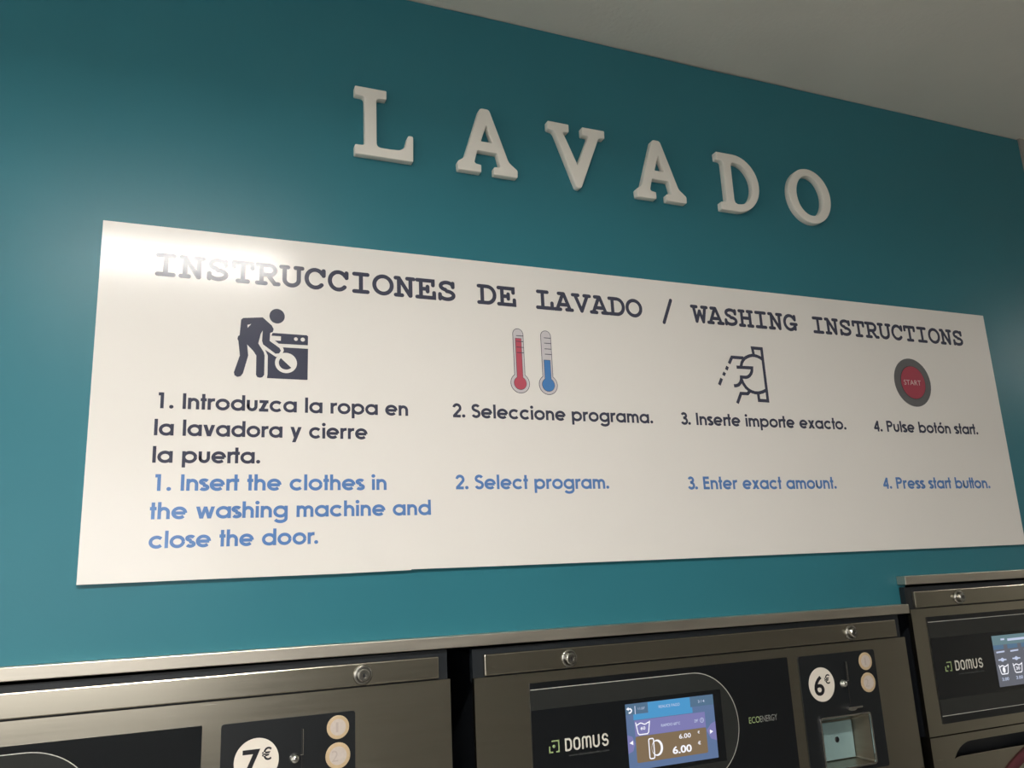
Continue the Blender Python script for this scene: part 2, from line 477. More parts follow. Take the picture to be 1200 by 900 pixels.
# ------------------------------------------------------------------ stroke lettering: typewriter slab
TW = 0.185
def slab():
    h = TW/2; t = 1-h; b = h
    G = {}
    G['I'] = [[(-.30, t), (.30, t)], [(0, t), (0, b)], [(-.30, b), (.30, b)]]
    G['N'] = [[(-.42, t), (-.26, t)], [(-.27, t), (.25, b)], [(-.27, t), (-.27, b)], [(.27, t), (.27, b)], [(-.42, b), (-.12, b)], [(.12, t), (.42, t)]]
    G['S'] = [[(.29*cos(radians(a)), .73+(.27-h)*sin(radians(a))) for a in range(15, 265, 10)]+[(.33*cos(radians(a)), .285+(.285-h)*sin(radians(a))) for a in range(88, -166, -10)],
              [(.30, t-.02), (.30, .70)], [(-.33, .32), (-.33, b)]]
    G['T'] = [[(-.38, t), (.38, t)], [(-.38, t), (-.38, .70)], [(.38, t), (.38, .70)], [(0, t), (0, b)], [(-.20, b), (.20, b)]]
    G['R'] = [[(-.25, t), (-.25, b)], [(-.42, t), (.06, t)]+circ(.06, .69, .25, t-.69, 14, 90, -90)+[(-.25, .69-(t-.69))], [(.03, .45), (.30, b), (.45, b)], [(-.42, b), (-.08, b)]]
    G['U'] = [[(-.30, t), (-.30, .36)]+[(-.30*cos(a), .36-(.36-b)*sin(a)) for a in [pi*k/16 for k in range(17)]]+[(.30, t)], [(-.44, t), (-.16, t)], [(.16, t), (.44, t)]]
    G['C'] = [circ(0, .5, .37, .5-h, 26, 35, 318), [(.36, t-.02), (.36, .66)]]
    G['O'] = [circ(0, .5, .40, .5-h, 36, 0, 359.9)+[(.40, .5)]]
    G['E'] = [[(-.24, t), (-.24, b)], [(-.42, t), (.34, t), (.34, .70)], [(-.24, .5), (.08, .5)], [(.08, .62), (.08, .38)], [(-.42, b), (.39, b), (.39, .34)]]
    G['D'] = [[(-.25, t), (-.25, b)], [(-.42, t), (0, t)]+circ(0, .5, .38, .5-h, 20, 90, -90)+[(-.42, b)]]
    G['L'] = [[(-.12, t), (-.12, b)], [(-.36, t), (.14, t)], [(-.40, b), (.38, b), (.38, .36)]]
    G['A'] = [[(-.24, t), (.03, t)], [(.03, t), (.35, b)], [(-.01, t), (-.35, b)], [(-.22, .34), (.24, .34)], [(-.47, b), (-.17, b)], [(.17, b), (.47, b)]]
    G['V'] = [[(-.34, t), (0, b)], [(0, b), (.34, t)], [(-.47, t), (-.17, t)], [(.17, t), (.47, t)]]
    G['W'] = [[(-.36, t), (-.21, b)], [(-.21, b), (0, .68)], [(0, .68), (.21, b)], [(.21, b), (.36, t)], [(-.47, t), (-.17, t)], [(.17, t), (.47, t)]]
    G['H'] = [[(-.27, t), (-.27, b)], [(.27, t), (.27, b)], [(-.27, .52), (.27, .52)], [(-.42, t), (-.13, t)], [(.13, t), (.42, t)], [(-.42, b), (-.13, b)], [(.13, b), (.42, b)]]
    G['G'] = [circ(0, .5, .37, .5-h, 26, 35, 322), [(.35, t-.02), (.35, .68)], [(.06, .42), (.44, .42)], [(.34, .42), (.34, .13)]]
    G['/'] = [[(-.26, -.13), (.26, 1.12)]]
    return G
SLAB = slab()

# ------------------------------------------------------------------ the instruction board
SX, SZ = -0.0991, 1.6329            # lower left corner of the board
SGW, SGH = 1.6161, 0.46
sign = thing('instruction_board', 'long white washing instructions board screwed flat on the teal wall', 'sign', (SX+SGW/2, 0, SZ))
b = BM()
low = [(0.0, 0.0), (0.16, 0.0003), (0.30, 0.0001), (0.403, 0.0009), (0.4035, 0.0019), (0.55, 0.0012), (0.8, 0.0008), (1.2, 0.0004), (SGW, 0.0003)]
plate(b, [[(SX+u, SZ+v) for u, v in low+[(SGW, SGH), (0, SGH)]]], SIGN_Y, -0.0002)
obj('board_panel', b, M_BOARD, sign)
PY = SIGN_Y-0.0003
def T(pts): return [(SX+u, SZ+v) for u, v in pts]
HEAD = 'INSTRUCCIONES DE LAVADO / WASHING INSTRUCTIONS'
i = 0
for word in HEAD.split(' '):
    b = BM()
    for ch in word:
        cx = SX+0.0775+0.03229*i; cap = 0.0322; z0 = SZ+0.3903
        for st in SLAB[ch]:
            stroke(b, [(cx+p[0]*cap, z0+p[1]*cap) for p in st], TW*cap, PY, 'round')
        i += 1
    i += 1
    obj('heading_word', b, M_NAVY, sign, label='dark navy typewriter heading %s' % ('slash' if word == '/' else 'word '+word))
CAP = 0.0206
TEXTS = [
 ('dark navy Spanish text for step one in three lines', M_NAVY, [('1. Introduzca la ropa en', .0763, .4026, .2136), ('la lavadora y cierre', .0738, .3441, .1789), ('la puerta.', .0735, .2030, .1443)]),
 ('blue English text for step one in three lines', M_BLUE, [('1. Insert the clothes in', .0775, .3705, .1093), ('the washing machine and', .0745, .4329, .0745), ('close the door.', .0750, .2783, .0394)]),
 ('dark navy Spanish text for step two', M_NAVY, [('2. Seleccione programa.', .4688, .8060, .2138)]),
 ('blue English text for step two', M_BLUE, [('2. Select program.', .4700, .7174, .1098)]),
 ('dark navy Spanish text for step three', M_NAVY, [('3. Inserte importe exacto.', .8595, 1.2085, .2135)]),
 ('blue English text for step three', M_BLUE, [('3. Enter exact amount.', .8610, 1.1675, .1082)]),
 ('dark navy Spanish text for step four', M_NAVY, [('4. Pulse botón start.', 1.2744, 1.5410, .2120)]),
 ('blue English text for step four', M_BLUE, [('4. Press start button.', 1.2760, 1.5478, .1078)]),
]
for lab, M, lines in TEXTS:
    b = BM()
    for s, u0, u1, v in lines:
        sans_line(b, s, SX+u0, SX+u1, SZ+v, CAP, PY)
    obj('instruction_text', b, M, sign, label=lab)

# pictogram of a person loading a washer
b = BM()
flat(b, [T(circ(.2204, .3470, .0102, .0105, 28))], PY)
body = [(.1738,.3385),(.1764,.3410),(.2016,.3438),(.2138,.3331),(.2162,.3283),(.2152,.3241),(.2118,.3225),(.2113,.3112),(.2243,.3022),(.2263,.2983),(.2240,.2945),(.2194,.2937),(.2028,.3058),(.2014,.3106),(.2020,.3253),(.1994,.3200),(.1967,.3066),(.2040,.2950),(.2052,.2904),(.2052,.2635),(.2030,.2602),(.1999,.2592),(.1965,.2600),(.1947,.2630),(.1945,.2897),(.1903,.2960),(.1824,.3042),(.1842,.2891),(.1782,.2644),(.1754,.2603),(.1712,.2590),(.1676,.2612),(.1667,.2652),(.1735,.2885),(.1711,.3085),(.1699,.3113),(.1705,.3150),(.1724,.3166)]
notch = [(.1869,.3333),(.1824,.3275),(.1821,.3316)]
flat(b, [T(body), T(notch)], PY)
pic = obj('loading_pictogram', b, M_NAVY, sign, label='dark pictogram of a person bending to load a washer')
b = BM()
flat(b, [T([(.2150,.3228),(.2605,.3226),(.2622,.3211),(.2621,.3083),(.2232,.3081),(.2181,.3121),(.2259,.3124),(.2260,.3186),(.2134,.3187)]),
         T(circ(.2459,.3161,.0026,.0026,16)), T(circ(.2551,.3160,.0029,.0029,16))], PY)
flat(b, [T([(.2057,.2984),(.2201,.2891),(.2235,.2915),(.2290,.2955),(.2302,.2995),(.2288,.3033),(.2624,.3033),(.2622,.2597),(.2612,.2592),(.2088,.2592),(.2095,.2640),(.2093,.2906)])], PY)
obj('washer_pictogram', b, M_NAVY, pic)
b = BM(); flat(b, [T(circ(.2333, .2815, .0145, .0142, 32))], PY-.0002); dr = obj('washer_door_pictogram', b, M_BOARD, pic, label='pale round washer door of the pictogram')
b = BM(); flat(b, [T(circ(.2333, .2815, .0095, .0093, 18, 137, 317))], PY-.0004); obj('washer_glass_pictogram', b, M_NAVY, pic)

# thermometers
def thermo(cx, top, tube, bcz, br, ftop, fw, fbr, M, ticks, lab):
    def outl(w, r, tp, roundtop=True):
        a = math.degrees(math.asin(min(.99, w/r)))
        l = circ(cx, bcz, r, r, 30, 90+a, 450-a)
        if roundtop: l += circ(cx, tp-w, w, w, 12, 0, 180)
        else: l += [(cx+w, tp), (cx-w, tp)]
        return l
    b = BM(); flat(b, [T(outl(tube, br, top))], PY)
    r = obj('thermometer_pictogram', b, M_NAVY, sign, label=lab)
    e = .0009
    b = BM(); flat(b, [T(outl(tube-e, br-e, top-e))], PY-.0002); obj('thermometer_tube', b, M_LILAC, r, label='pale tube with thin dark outline')
    b = BM(); flat(b, [T(outl(fw, fbr, ftop, False))], PY-.0004); f0 = obj('fluid_outline', b, M_NAVY, r)
    b = BM(); flat(b, [T(outl(fw-e*.7, fbr-e*.7, ftop-e*.7, False))], PY-.0006); obj('thermometer_fluid', b, M, r, label='coloured fluid')
    b = BM()
    for v in ticks: stroke(b, T([(cx-.0035, v), (cx+tube-.0004, v)]), .0011, PY-.0008)
    obj('scale_marks', b, M_NAVY, r)
thermo(.5774, .3558, .0090, .2695, .0158, .3403, .0052, .0105, M_RED, (.3440, .3350, .3258, .3172), 'red thermometer printed above step two')
thermo(.6242, .3558, .0090, .2690, .0158, .3085, .0056, .0108, M_SKY, (.3437, .3351, .3260, .3174), 'blue thermometer printed above step two')

# hand putting a coin in a slot
b = BM()
w = .0057
for st in ([(1.0217,.3390),(1.0200,.3532),(1.0399,.3530),(1.0403,.2596),(1.0217,.2599),(1.0213,.2722)],
           [(1.0402,.3330),(1.0340,.3368),(1.0284,.3387),(1.0230,.3397),(1.0175,.3396),(1.0118,.3383),(1.0062,.3360),(1.0016,.3336),(.9975,.3300),(.9940,.3250),(.9912,.3175)],
           [(.9820,.3167),(1.0144,.3170),(1.0137,.3120),(1.0110,.3065),(1.0070,.3025),(1.0030,.3003),(.9990,.2995),(.9895,.2995),(.9890,.2950),(.9865,.2895),(.9823,.2855),(.9775,.2838),(.9723,.2835)],
           [(.9893,.2960),(.9925,.2880),(.9969,.2817),(1.0022,.2775),(1.0085,.2745),(1.0150,.2730),(1.0227,.2730),(1.0310,.2750),(1.0390,.2785)],
           [(.9990,.3338),(.9744,.3338),(.9672,.3222)],
           [(.9634,.3168),(.9600,.3106)], [(.9562,.3059),(.9527,.3005)], [(.9484,.2950),(.9422,.2836)],
           [(1.0055,.2765),(.9990,.2706),(.9850,.2706),(.9754,.2530)]):
    stroke(b, T(st), w, PY)
obj('coin_hand_pictogram', b, M_NAVY, sign, label='dark outline pictogram of a hand feeding a slot above step three')

# start button print
b = BM(); flat(b, [T(circ(1.3886, .3087, .0465, .0470, 48))], PY); st = obj('start_button_pictogram', b, M_GREY1, sign, label='grey ring with red start button printed above step four')
b = BM(); flat(b, [T(circ(1.3896, .3086, .0318, .0328, 48))], PY-.0002); obj('button_outline', b, M_INK, st)
b = BM(); flat(b, [T(circ(1.3896, .3086, .0306, .0316, 48))], PY-.0004); rd = obj('red_button', b, M_STARTR, st, label='red round button print')
b = BM(); text(b, 'START', SX+1.3655, SX+1.4090, SZ+.3035, SZ+.3132, PY-.0006); obj('button_text', b, M_STARTT, st, label='pale word START')

# ------------------------------------------------------------------ raised wall letters
LT = 0.012
def letter(ch, loops, x0, lab):
    z0 = 2.2405
    cu = bpy.data.curves.new('letter', 'CURVE'); cu.dimensions = '2D'; cu.fill_mode = 'BOTH'
    bev = 0.0008
    cu.extrude = LT/2-bev; cu.bevel_depth = bev; cu.bevel_resolution = 1; cu.offset = -bev
    w = max(p[0] for p in loops[0])
    for i, l in enumerate(loops):
        l = ccw(l) if i == 0 else cw(l)
        sp = cu.splines.new('POLY'); sp.points.add(len(l)-1); sp.use_cyclic_u = True
        for p, q in zip(sp.points, l): p.co = (q[0]-w/2, q[1], 0, 1)
    o = bpy.data.objects.new('letter', cu); C.objects.link(o)
    me = bpy.data.meshes.new_from_object(o.evaluated_get(bpy.context.evaluated_depsgraph_get()))
    bpy.data.objects.remove(o); bpy.data.curves.remove(cu)
    me.transform(Matrix.Translation((0, -LT/2, 0)) @ Matrix.Rotation(pi/2, 4, 'X'))
    me.materials.clear(); me.materials.append(M_LETTER); me.name = 'wall_letter'
    o = bpy.data.objects.new('wall_letter', me); link(o)
    o.location = (x0+w/2, 0.0, z0)
    tag(o, lab, 'letter', 'raised letters on the teal wall')
    return o
r3 = .0035
L_ = rnd([(0,.1130,.002),(.0489,.1130,.002),(.0486,.0980,.002),(.0330,.0980,.007),(.0330,.0155,.007),(.0530,.0152,0),(.0690,.0162,.004),(.0765,.0225,.004),(.0815,.0430,.0035),(.0900,.0430,.0035),(.0893,0,.002),(0,0,.002),(0,.0152,.002),(.0150,.0155,.006),(.0150,.0980,.006),(0,.0980,.002)])
def a_shape(w):
    c = w/2
    return [rnd([(c-.0105,.1135,.005),(c+.0055,.1135,.005),(c+.0360,.0245,.005),(w,.0125,.003),(w-.0008,0,.002),(c+.0095,0,.002),(c+.0100,.0128,.002),(c+.0215,.0135,.005),(c+.0162,.0375,.002),(c-.0172,.0378,.002),(c-.0235,.0145,.005),(c-.0115,.0130,.002),(c-.0118,0,.002),(.0008,0,.002),(0,.0140,.003),(c-.0395,.0220,.005)]),
            rnd([(c-.0004,.0848,.002),(c+.0088,.0545,.0015),(c-.0105,.0545,.0015)])]
V_ = rnd([(0,.1135,.002),(.0392,.1130,.002),(.0388,.0985,.002),(.0270,.0980,.004),(.0515,.0400,.001),(.0762,.0980,.004),(.0640,.0980,.002),(.0640,.1130,.002),(.1072,.1130,.002),(.1066,.0980,.002),(.0955,.0980,.005),(.0555,-.0010,.005),(.0470,-.0010,.005),(.0115,.0970,.005),(0,.0990,.002)])
D_ = rnd([(0,.1135,.002)]+[(p[0],p[1],0) for p in circ(.0360,.0568,.0538,.0567,24,90,-90)]+[(0,.0001,.002),(0,.0150,.002),(.0135,.0155,.006),(.0135,.0985,.006),(0,.0985,.002)])
Dh = [(.0307,.0900),(.0330,.0955),(.0380,.0972)]+circ(.0400,.0562,.0345,.0411,18,84,-84)+[(.0370,.0148),(.0320,.0170),(.0302,.0225)]
O_ = [circ(.0503,.0555,.0503,.0560,56), circ(.0503,.0560,.0315,.0410,48)]
letter('L', [L_], .2275, 'raised cream letter L at the left end of the word')
letter('A', a_shape(.1018), .3884, 'raised cream letter A between the L and the V')
letter('V', [V_], .5487, 'raised cream letter V between the two letters A')
letter('A', a_shape(.1015), .7105, 'raised cream letter A between the V and the D')
letter('D', [D_, Dh], .8857, 'raised cream letter D between an A and the O')
letter('O', O_, 1.0447, 'raised cream letter O at the right end of the word')

# ------------------------------------------------------------------ washing machines
FY = -0.020                 # front plane of the machines
def lock(root, cx, cz, parent):
    b = BM()
    lathe(b, cx, cz, [(.0084, FY-.0026), (.0105, FY-.0030), (.0120, FY-.0018), (.0124, FY+.0001)])
    base = obj('lock', b, M_NICKEL, parent, smooth=True, label='small round metal lock')
    b = BM()
    lathe(b, cx, cz, [(0, FY-.0078), (.0030, FY-.0078), (.0034, FY-.0092), (.0064, FY-.0092), (.0078, FY-.0078), (.0082, FY-.0005)])
    obj('lock_cylinder', b, M_NICKEL, base)
    b = BM(); flat(b, [rrect(cx-.0009, cx+.0009, cz-.0024, cz+.0024, .0007, 3)], FY-.0081); obj('keyhole', b, M_INK, base, label='black keyhole')

def logo(x, z, ctl, y, url=True):
    """square bracket mark and word, x = left of the mark, z = base line"""
    b = BM()
    s = .0155; w = .0019
    stroke(b, [(x+.0008, z+.0085), (x+.0008, z+.0008), (x+.0060, z+.0008)], w, y)
    stroke(b, [(x+.0042, z+s-.0008), (x+s-.0008, z+s-.0008), (x+s-.0008, z+.0008), (x+.0105, z+.0008)], w, y)
    flat(b, [circ(x+s*.47, z+s*.52, .0021, .0021, 20)], y)
    lg = obj('logo_mark', b, M_LOGOG, ctl, label='green square bracket logo with a dot')
    b = BM()
    X = x+.0240; H = .0162; a = .0012
    st = .0026
    def U(pts): stroke(b, pts, st, y, 'round')
    zt = z+H-.0013; zb = z+.0013-.0004
    cw_ = .0100; gap = .0153
    def oval(x0, x1, zz0, zz1):
        r = (x1-x0)/2
        U(circ((x0+x1)/2, zz1-r, r, r, 14, 0, 180)+circ((x0+x1)/2, zz0+r, r, r, 14, 180, 360)+[(x1, zz1-r)])
    x0 = X+.0013
    U([(x0, zb), (x0, zt), (x0+.0030, zt)]+circ(x0+.0035, zt-.0045, .0045, .0045, 8, 80, 0)+circ(x0+.0035, zb+.0045, .0045, .0045, 8, 0, -80)+[(x0, zb)])
    x0 = X+.0140; oval(x0, x0+.0082, zb, zt)
    x0 = X+.0272
    U([(x0, zb), (x0, zt-.003)]+circ(x0+.0030, zt-.003, .0030, .0030, 8, 180, 0)+[(x0+.006, zb+.001)])
    U(circ(x0+.0090, zt-.003, .0030, .0030, 8, 180, 0)+[(x0+.012, zb)])
    x0 = X+.0442
    U([(x0, zt), (x0, zb+.0041)]+circ(x0+.0041, zb+.0041, .0041, .0041, 12, 180, 360)+[(x0+.0082, zt)])
    x0 = X+.0583; cx = x0+.0040
    U(circ(cx, zt-.0037, .0038, .0037, 14, 20, 265)+circ(cx, zb+.0037, .0040, .0037, 14, 85, -160))
    obj('logo_word', b, M_LOGOW, ctl, label='cream word DOMUS')
    if url:
        b = BM(); text(b, 'www.domuslaundry.com', X+.0052, X+.0675, z-.0082, z-.0044, y); obj('web_address', b, M_URL, ctl, label='dim grey web address')

def tub(b, x0, x1, z0, z1, y, w):
    d = (x1-x0)*.12
    stroke(b, [(x0, z1), (x0+d, z0+.002), (x0+d+.002, z0), (x1-d-.002, z0), (x1-d, z0+.002), (x1, z1)], w, y, 'round')
    n = 3
    pts = [(x0+.001+(x1-x0-.002)*i/12, z1-.0022-.0011*cos(i/12*2*pi*1.5)) for i in range(13)]
    stroke(b, pts, w, y)

def screen_payment(ctl, X, Z, y):
    Wd, Hd = .1500, .0876
    b = BM(); flat(b, [[(X, Z), (X+Wd, Z), (X+Wd, Z+Hd), (X, Z+Hd)]], y)
    sc = obj('display', b, M_SCR, ctl, label='lit blue touch display')
    def el(name, M, fn, k=1, lab=None):
        b = BM(); fn(b, y-.0002*k); obj(name, b, M, sc, label=lab)
    R = lambda x0, x1, z0, z1: [(X+x0, Z+z0), (X+x1, Z+z0), (X+x1, Z+z1), (X+x0, Z+z1)]
    el('header_bar', M_SCRH, lambda b, y: flat(b, [[(X+p[0], Z+p[1]) for p in ((.012,.0655),(.112,.0655),(.112,.0732),(.1090,.0732),(.1090,.0874),(.0370,.0874),(.0370,.0732),(.012,.0732))]], y), 1)
    el('header_tab', M_SCRT, lambda b, y: flat(b, [R(.0, .0368, .0733, .0874)], y), 1)
    el('header_tab', M_SCRT, lambda b, y: flat(b, [R(.1092, .1499, .0735, .0874)], y), 1)
    el('program_bar', M_SCRP, lambda b, y: (flat(b, [R(.0130, .1328, .0436, .0648)], y), flat(b, [[(X+.0001, Z+.0468), (X+.008, Z+.0440), (X+.012, Z+.0345), (X+.008, Z+.025), (X+.0001, Z+.0221)]], y), flat(b, [[(X+.1499, Z+.050), (X+.142, Z+.0475), (X+.1332, Z+.0390), (X+.140, Z+.027), (X+.1499, Z+.0237)]], y)), 1)
    el('price_box', M_SCRB, lambda b, y: flat(b, [[(X+p[0], Z+p[1]) for p in rrect(.0129, .1326, .0087, .0434, .0025, 4)]], y), 2)
    tt = lambda b, y, s, x0, x1, z0, z1, bold=0: text(b, s, X+x0, X+x1, Z+z0, Z+z1, y, bold)
    el('price_figure', M_SCRW, lambda b, y: tt(b, y, '6.00', .0850, .1050, .0327, .0390, .01), 3)
    el('price_figure', M_SCRW, lambda b, y: tt(b, y, '6.00', .0722, .1047, .0135, .0238, .025), 3)
    el('euro_sign', M_SCRW, lambda b, y: tt(b, y, '€', .1172, .1208, .0363, .0402, .01), 3)
    el('euro_sign', M_SCRW, lambda b, y: tt(b, y, '€', .1160, .1211, .0213, .0261, .02), 3)
    el('wash_icon', M_SCRW, lambda b, y: (tub(b, X+.0148, X+.0376, Z+.0455, Z+.0618, y, .0014), tt(b, y, '60', .0222, .0300, .0514, .0557, .015)), 3)
    el('back_arrow', M_SCRW, lambda b, y: (stroke(b, [(X+.0046, Z+.0758), (X+.0075, Z+.0760), (X+.0094, Z+.0778), (X+.0094, Z+.0797), (X+.0078, Z+.0812), (X+.0040, Z+.0812)], .0019, y), flat(b, [[(X+.0011, Z+.0812), (X+.0050, Z+.0838), (X+.0050, Z+.0786)]], y)), 3)
    el('divider', M_SCRL, lambda b, y: stroke(b, [(X+.0154, Z+.0733), (X+.0154, Z+.0843)], .0013, y), 3)
    el('page_arrow', M_SCRW, lambda b, y: flat(b, [[(X+.0026, Z+.0360), (X+.0084, Z+.0390), (X+.0084, Z+.0331)]], y), 3)
    el('page_arrow', M_SCRW, lambda b, y: flat(b, [[(X+.1444, Z+.0366), (X+.1387, Z+.0397), (X+.1387, Z+.0337)]], y), 3)
    el('title_caption', M_SCRL, lambda b, y: tt(b, y, 'REALICE PAGO', .0548, .0906, .0776, .0814), 3)
    el('program_caption', M_SCRL, lambda b, y: tt(b, y, 'RAPIDO 60°C', .0564, .0887, .0521, .0560, .01), 3)
    el('clock_caption', M_SCRL, lambda b, y: tt(b, y, '11:07', .0205, .0315, .0785, .0817), 3)
    el('page_caption', M_SCRL, lambda b, y: tt(b, y, '3 / 4', .1226, .1338, .0781, .0818, .01), 3)
    el('minutes_caption', M_SCRL, lambda b, y: tt(b, y, "29'", .1132, .1198, .0519, .0560, .01), 3)
    def clock(b, y):
        c = circ(X+.1264, Z+.0539, .0030, .0030, 18, 0, 359); stroke(b, c+[c[0]], .0008, y)
        stroke(b, [(X+.1264, Z+.0556), (X+.1264, Z+.0539), (X+.1277, Z+.0530)], .0007, y)
    el('clock_icon', M_SCRL, clock, 3)
    def cuff(b, y):
        r = rrect(.0338, .0418, .0120, .0384, .002, 4)
        stroke(b, [(X+p[0], Z+p[1]) for p in r+[r[0]]], .0016, y)
        flat(b, [[(X+p[0], Z+p[1]) for p in circ(.0472, .0252, .0094, .0108, 30)], [(X+p[0], Z+p[1]) for p in circ(.0455, .0252, .0074, .0088, 30)]], y)
    el('coin_icon', M_SCRW, cuff, 3)
    return sc

def screen_menu(ctl, X, Z, y):
    Wd, Hd = .1500, .0862
    b = BM(); flat(b, [[(X, Z), (X+Wd, Z), (X+Wd, Z+Hd), (X, Z+Hd)]], y)
    sc = obj('display', b, M_SCRG, ctl, label='lit grey blue touch display')
    R = lambda x0, x1, z0, z1: [(X+x0, Z+z0), (X+x1, Z+z0), (X+x1, Z+z1), (X+x0, Z+z1)]
    b = BM(); flat(b, [R(.0, .15, .0700, .0861)], y-.0002); obj('header_bar', b, M_SCRC, sc)
    for i in range(4):
        o = .0358*i
        b = BM(); flat(b, [R(.0002+o, .0262+o, .0625, .0698)], y-.0002); obj('header_tab', b, M_SCRT, sc)
        b = BM(); stroke(b, [(X+.0055+o, Z+.0578), (X+.0262+o, Z+.0584)], .0026, y-.0004); obj('program_caption', b, M_SCRL, sc)
        b = BM(); flat(b, [[(X+u+o, Z+v) for u, v in ((.0076,.0437),(.0125,.0437),(.0175,.0410),(.0226,.0435),(.0276,.0433),(.0276,.0456),(.0226,.0457),(.0175,.0484),(.0125,.0460),(.0076,.0461))]], y-.0004); obj('program_symbol', b, M_SCRL, sc)
        b = BM(); text(b, '3.00', X+.0088+o, X+.0258+o, Z+.0096, Z+.0150, y-.0004, .01); obj('price_figure', b, M_SCRL, sc)
        b = BM(); tub(b, X+.0062+o, X+.0292+o, Z+.0208, Z+.0362, y-.0006, .0016)
        if i == 0: flat(b, [circ(X+.0172, Z+.0276, .0034, .0050, 20)], y-.0006)
        else: text(b, '30', X+.0122+o, X+.0222+o, Z+.0252, Z+.0305, y-.0006, .01)
        obj('wash_icon', b, M_SCRW, sc)
    b = BM(); stroke(b, [(X+.0385, Z+.0775), (X+.110, Z+.0775)], .0040, y-.0004); obj('title_caption', b, M_SCRL, sc)
    b = BM(); stroke(b, [(X+.0215, Z+.0790), (X+.031, Z+.0790)], .0030, y-.0004); obj('clock_caption', b, M_SCRL, sc)
    return sc

def machine(lab, x0, x1, zt, inset, cx0, price=None, ctl_top=.013, display=None, lockl=True, cup=True, mark=True, cmargin=None, low_door=False):
    """x0..x1 front panel, zt its top edge, cx0 left edge of the control glass"""
    t = thing('washing_machine', lab, 'washing machine', ((x0+x1)/2, 0.35, 0), 'front loading washing machines')
    zs = zt-0.2062                 # seam under the control panel
    # casing
    b = BM(); box(b, x0+.022, x1-.022, 0.0115, 0.72, 0.0, zt+.0250); obj('casing', b, M_DARK, t, bevel=.001)
    b = BM(); box(b, x0+.0012, x1-.0012, -0.012, -0.0010, zt-.006, zt+.0368); obj('corner_gap_frame', b, M_GAPFRAME, t, label='dark frame behind the fascia, filling in for the shaded gap above it')  # frame extended upward, its dark colour standing in for the gap's shade
    # top fascia
    b = BM(); box(b, x0+inset, x1-inset, FY, -0.0122, zt+.0018, zt+.0292); fa = obj('top_fascia', b, M_STEEL, t, bevel=.0014, seg=2)
    if lockl: lock(t, x0+.1425 if not low_door else x0+.1195, zt+.0148, fa)
    lock(t, x1-.1162, zt+.0148, fa)
    # upper front with a window for the coin cup
    cw0 = cx0+.442+.0211; cw1 = cw0+.1585
    cz1 = zt-ctl_top-.0012; cz0 = cz1-.1785
    hole = rrect(cw0+.0285, cw0+.1300, cz0+.0085, cz0+.0830, .004)
    holes = [hole] if cup else []
    b = BM(); plate(b, [[(x0, zs+.001), (x1, zs+.001), (x1, zt), (x0, zt)]]+holes, FY, -0.0125); fr = obj('control_front', b, M_STEEL, t, label='brushed steel control front')
    # control glass
    gz1 = zt-ctl_top; gz0 = gz1-.1735
    gx1 = cx0+.442
    b = BM(); plate(b, [rrect(cx0, gx1, gz0, gz1, .0012, 3)], FY-.0012, FY); ctl = obj('control_glass', b, M_BLACK, t, label='glossy black control glass')
    y = FY-.0015
    acx = cx0+.2612; az = (gz0+gz1)/2+.002; ar = .0762
    dome = [(cx0+.0003, az-ar), (acx, az-ar)]+circ(acx, az, ar, ar, 36, -90, 90)+[(cx0+.0003, az+ar)]
    b = BM(); flat(b, [dome], y); obj('printed_field', b, M_BAND, ctl, label='dark grey rounded printed field')
    b = BM(); flat(b, [[(cx0+.0003, az-.0500), (cx0+.310, az-.0500), (cx0+.310, az+.0495), (cx0+.0003, az+.0495)]], y-.0002); obj('black_band', b, M_BLACK, ctl)
    b = BM(); stroke(b, [(cx0+.0003, az+ar), (acx, az+ar)]+circ(acx, az, ar, ar, 36, 90, -90)+[(cx0+.0003, az-ar)], .0010, y-.0004); obj('outline', b, M_PURPLE, ctl, label='thin pale outline ending in an arc')
    yl = y-.0006
    if mark:
        logo(cx0+.0240, az-.0067, ctl, yl)
        b = BM(); text(b, 'ECO', cx0+.3565, cx0+.3765, az-.0042, az+.0048, yl); obj('eco_text', b, M_LOGOG, ctl, label='green letters ECO')
        b = BM(); text(b, 'ENERGY', cx0+.3772, cx0+.4095, az-.0042, az+.0048, yl); obj('energy_text', b, M_GREYT, ctl)
    if display == 'pay': screen_payment(ctl, cx0+.1457, az-.0440, yl)
    elif display == 'menu': screen_menu(ctl, cx0+.1472, az-.0430, yl)
    # coin panel
    b = BM(); plate(b, [rrect(cw0, cw1, cz0, cz1, .0035, 4)]+holes, FY-.0014, FY); cp = obj('coin_panel', b, M_COINP, t, label='matt black coin panel')
    yc = FY-.0016
    if price:
        sx, sz = cw0+.0408, cz1-.0448
        b = BM(); plate(b, [circ(sx, sz, .0257, .0257, 48)], yc-.0004, yc+.0002); sk = obj('price_sticker', b, M_CREAM, cp, label='round cream price sticker')
        b = BM(); text(b, price, sx-.0160, sx+.0042, sz-.0165, sz+.0135, yc-.0006, .018); text(b, '€', sx+.0060, sx+.0172, sz-.0002, sz+.0145, yc-.0006, .014)
        obj('price_text', b, M_INK, sk, label='bold black price')
    for j, (r, dz) in enumerate(((.0138, -.0172), (.0152, -.0500))):
        qx, qz = cw1-.0215, cz1+dz
        b = BM(); lathe(b, qx, qz, [(0, yc-.0008), (r*.94, yc-.0008), (r, yc-.0004), (r, yc+.0001)]); ck = obj('coin_sticker', b, M_GOLD, cp, label='golden %s euro coin print' % ('one', 'two')[j])
        b = BM(); flat(b, [circ(qx, qz, r*.70, r*.70, 32)], yc-.0010); obj('coin_centre', b, M_SILVER, ck, label='silvery coin centre')
        b = BM()
        text(b, '12'[j], qx-r*(.20 if j == 0 else .52), qx+r*(.02 if j == 0 else .02), qz-r*.42, qz+r*.42, yc-.0012)
        obj('coin_relief', b, M_COINLINE, ck)
    kx, kz = cw0+.0851, cz1-.0473
